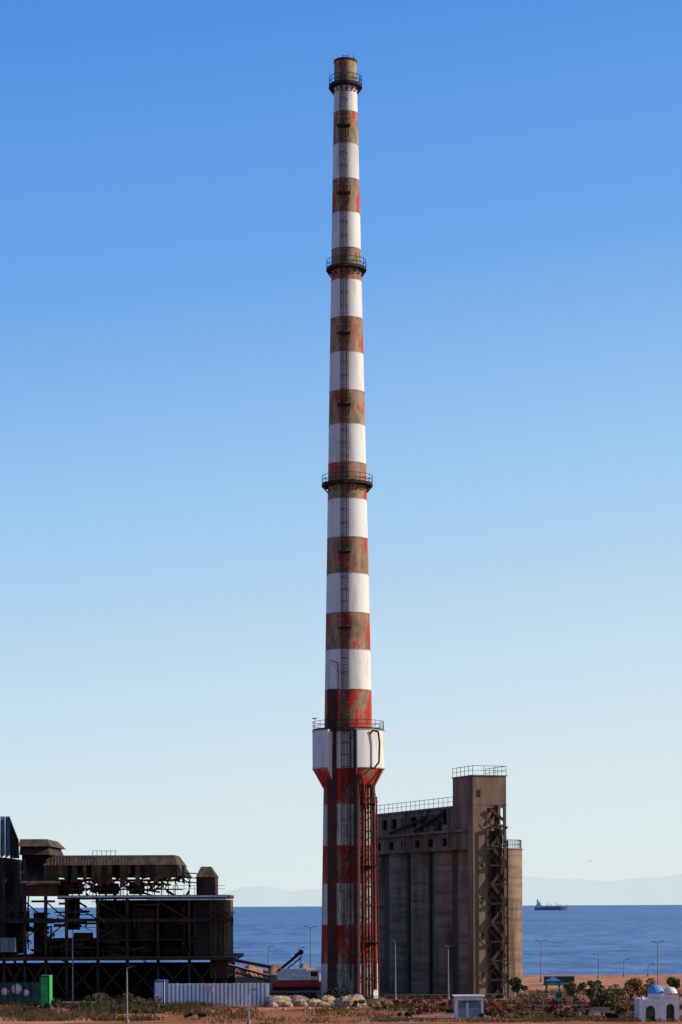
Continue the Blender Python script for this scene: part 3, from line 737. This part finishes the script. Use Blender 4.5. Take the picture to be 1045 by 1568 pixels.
tree('small_tree',905,232,2.9,1.5,[m_lo,m_lg],seed=1); tree('small_tree',936,228,2.6,1.5,[m_lo,m_lg],seed=2); tree('small_tree',965,232,3.1,1.6,[m_lo,m_lr],seed=3)
tree('small_tree',880,240,2.4,1.3,[m_lo,m_lg],seed=4); tree('small_tree',792,250,2.6,1.2,[m_lg,m_ld],seed=5); tree('small_tree',1032,250,2.6,1.4,[m_lo,m_lg],seed=6)
tree('small_tree',922,218,2.2,1.2,[m_ld,m_lo],seed=9); tree('small_tree',1000,240,2.6,1.4,[m_lo,m_lg],seed=10)
i=0
for px,D,w,h in ((632,236,1.2,1.1),(655,234,1.5,1.3),(678,232,1.0,1.1),(756,224,1.1,1.3),(778,228,1.2,1.2),(833,218,1.0,1.1),(600,238,1.0,.8),(705,236,1.2,1.0),(868,216,.8,1.0),
    (640,222,1.0,.9),(668,224,1.2,1.0),(770,214,1.0,1.0),(795,222,1.2,1.1),(815,226,1.0,1.1),(850,228,1.1,1.2),(895,224,1.2,1.1),(945,218,1.1,1.2),(975,222,1.0,1.2),(1035,222,1.0,1.0)):
    i+=1; bush('red_leaved_shrub',px,D,w,h,[m_lr,m_lo if i%3 else m_ld],n=600,seed=20+i)
for px,D,w,h in ((522,246,1.4,2.2),(505,248,1.0,1.5),(175,238,1.8,1.7),(205,232,1.6,1.6),(232,236,1.3,1.4),(150,240,1.2,1.6),(300,215,1.0,.7),(990,212,.8,.9),(745,212,.6,.8),(90,236,1.2,1.2),(30,228,1.3,.8),(255,226,1.3,1.0),(690,218,.8,.8),(805,214,.9,.8),(960,216,1.0,.8),
    (120,232,1.5,1.2),(190,226,1.4,1.0),(225,222,1.2,.9),(60,232,1.4,.9),(720,230,1.2,1.0),(740,236,1.2,1.2),(860,210,1.0,.8),(885,212,1.0,.9),(915,228,1.4,1.2),(930,210,.8,.8),(820,236,1.4,1.2),(870,234,1.4,1.2),(1020,234,1.4,1.2),(555,238,1.0,.8),(580,232,1.0,.6),(620,216,.8,.6)):
    i+=1; bush('green_shrub',px,D,w,h,[[m_lo,m_lg,m_ld][i%3],m_lo if i%2 else m_ld],n=600,seed=40+i)
mb=MB(); r=random.Random(11)
def tuft(x,y,h,mats):
    mm=r.choice(mats)
    for k in range(7):
        a=r.uniform(0,6.28); l=h*r.uniform(.5,1); dx=.3*l*math.cos(a); dy=.3*l*math.sin(a); w=.03
        mb.add([(x-w,y,0),(x+w,y,0),(x+dx,y+dy,l)],[(0,1,2)],mm)
def patch(px0,px1,D0,D1,n,h,mats):
    cs=[(r.uniform(px0,px1),r.uniform(D0,D1)) for _ in range(22)]
    for _ in range(n):
        c=r.choice(cs); px=r.gauss(c[0],(px1-px0)*.05); D=min(D1,max(D0,r.gauss(c[1],(D1-D0)*.10)))
        tuft(GX(px,D),D,h*r.uniform(.5,1.2),mats)
patch(0,310,212,246,4200,.5,[0,0,1,2]); patch(120,300,226,243,2200,.8,[0,1,2]); patch(300,600,206,238,1300,.35,[0,1]); patch(580,1045,206,212,900,.35,[0,1]); patch(600,820,226,246,2000,.45,[0,1,2]); patch(800,1045,228,280,2200,.45,[0,1,2]); patch(740,1045,206,226,1400,.4,[0,1])
mkobj('dry_grass',mb,[m_dry,m_lo,m_lg],center=False)
# ---------------------------------------------------------------- GULLS
m_gull=M('gull_feathers',(.25,.25,.27),(.5,.5,.5),scale=8)
def gull(p,s,flying,name='seagull'):
    q=MB(); c=Vector(p)
    prof=[(-.28,.005),(-.2,.03),(-.08,.065),(.06,.07),(.15,.045),(.2,.04),(.25,.025),(.3,.004)]
    for (x0,r0),(x1,r1) in zip(prof,prof[1:]):
        q.cyl(c+Vector((x0*s,0,.02*s)),c+Vector((x1*s,0,(.02+(.05 if x1>.15 else 0))*s)),r0*s,r1*s,8,0,False)
    if flying:
        for sd in (-1,1):
            r0=[c+Vector((.1*s,0,.04*s)),c+Vector((-.08*s,0,.04*s))]; r1=[c+Vector((.14*s,sd*.3*s,.2*s)),c+Vector((-.04*s,sd*.3*s,.2*s))]; r2_=c+Vector((-.08*s,sd*.7*s,.12*s))
            q.add([r0[0],r0[1],r1[1],r1[0]],[(0,1,2,3)],0); q.add([r1[0],r1[1],r2_],[(0,1,2)],0)
    else:
        for sd in (-1,1): q.cyl(c+Vector((0,sd*.03*s,-.02)),c+Vector((.01,sd*.03*s,-.17*s)),.008,.008,5,0)
    o=mkobj(name,q,[m_gull]); return o
g1=gull((0,0,0),1.5,True); g1.location+=W(904,1319,560); g1.rotation_euler=(0,0,math.radians(60))
gp=Vector((CX-3.6,CD-1.1,cz(1120)+1.12+.05)); gull((gp.x,gp.y,gp.z+.1),1.1,False)
# ---------------------------------------------------------------- LIGHT, SKY, CAMERA
el=math.radians(27); sx,sy=1.0,-.01
Sd=Vector((math.cos(el)*sx,math.cos(el)*sy,math.sin(el))).normalized()
sl=bpy.data.lights.new('sun','SUN'); sl.energy=5.0; sl.angle=math.radians(.53); sl.color=(1,.88,.70)
so_=bpy.data.objects.new('sun',sl); so_.rotation_euler=Sd.to_track_quat('Z','Y').to_euler(); so_.location=(60,100,80); sc.collection.objects.link(so_)
w=bpy.data.worlds.new('World'); sc.world=w; w.use_nodes=True; nt=w.node_tree; bg=nt.nodes['Background']; L=nt.links.new
sky=nt.nodes.new('ShaderNodeTexSky'); sky.sky_type='NISHITA'; sky.sun_disc=False; sky.sun_elevation=el; sky.sun_rotation=math.atan2(sx,sy)
sky.altitude=0; sky.air_density=1.0; sky.dust_density=.3; sky.ozone_density=3.0
geo=nt.nodes.new('ShaderNodeTexCoord'); sep=nt.nodes.new('ShaderNodeSeparateXYZ'); L(geo.outputs['Generated'],sep.inputs[0])
mu=nt.nodes.new('ShaderNodeMath'); mu.operation='MULTIPLY_ADD'; mu.inputs[1].default_value=-.12; L(sep.outputs['X'],mu.inputs[0]); L(sep.outputs['Z'],mu.inputs[2])
rp=nt.nodes.new('ShaderNodeValToRGB'); L(mu.outputs[0],rp.inputs[0]); E=rp.color_ramp.elements
stops=[(0.0,(.76,.86,.87)),(.052,(.70,.83,.90)),(.107,(.56,.76,.92)),(.165,(.38,.63,.92)),(.264,(.16,.41,.88)),(.36,(.085,.29,.80)),(.6,(.035,.13,.42)),(1.0,(.02,.08,.28))]
E[0].position=0; E[0].color=(*stops[0][1],1); E[1].position=1; E[1].color=(*stops[-1][1],1)
for p,c in stops[1:-1]:
    e=E.new(p); e.color=(*c,1)
sc10=nt.nodes.new('ShaderNodeMixRGB'); sc10.blend_type='MULTIPLY'; sc10.inputs[0].default_value=1; sc10.inputs[2].default_value=(10,10,10,1); L(rp.outputs[0],sc10.inputs[1])
mixs=nt.nodes.new('ShaderNodeMixRGB'); mixs.inputs[0].default_value=.88; L(sky.outputs[0],mixs.inputs[1]); L(sc10.outputs[0],mixs.inputs[2])
L(mixs.outputs[0],bg.inputs[0]); bg.inputs[1].default_value=.10
cd=bpy.data.cameras.new('camera'); cam=bpy.data.objects.new('camera',cd); sc.collection.objects.link(cam)
cam.matrix_world=Matrix.Translation((0,0,CH))@Matrix.Rotation(math.pi/2,4,'X')@Matrix.Rotation(-ROLL,4,'Z')
cd.sensor_fit='VERTICAL'; cd.sensor_height=36; cd.clip_end=150000; cd.clip_start=1
cd.lens=F/1568*36; cd.shift_y=603/1568
sc.camera=cam
sc.view_settings.view_transform='Standard'; sc.view_settings.look='None'; sc.view_settings.exposure=0
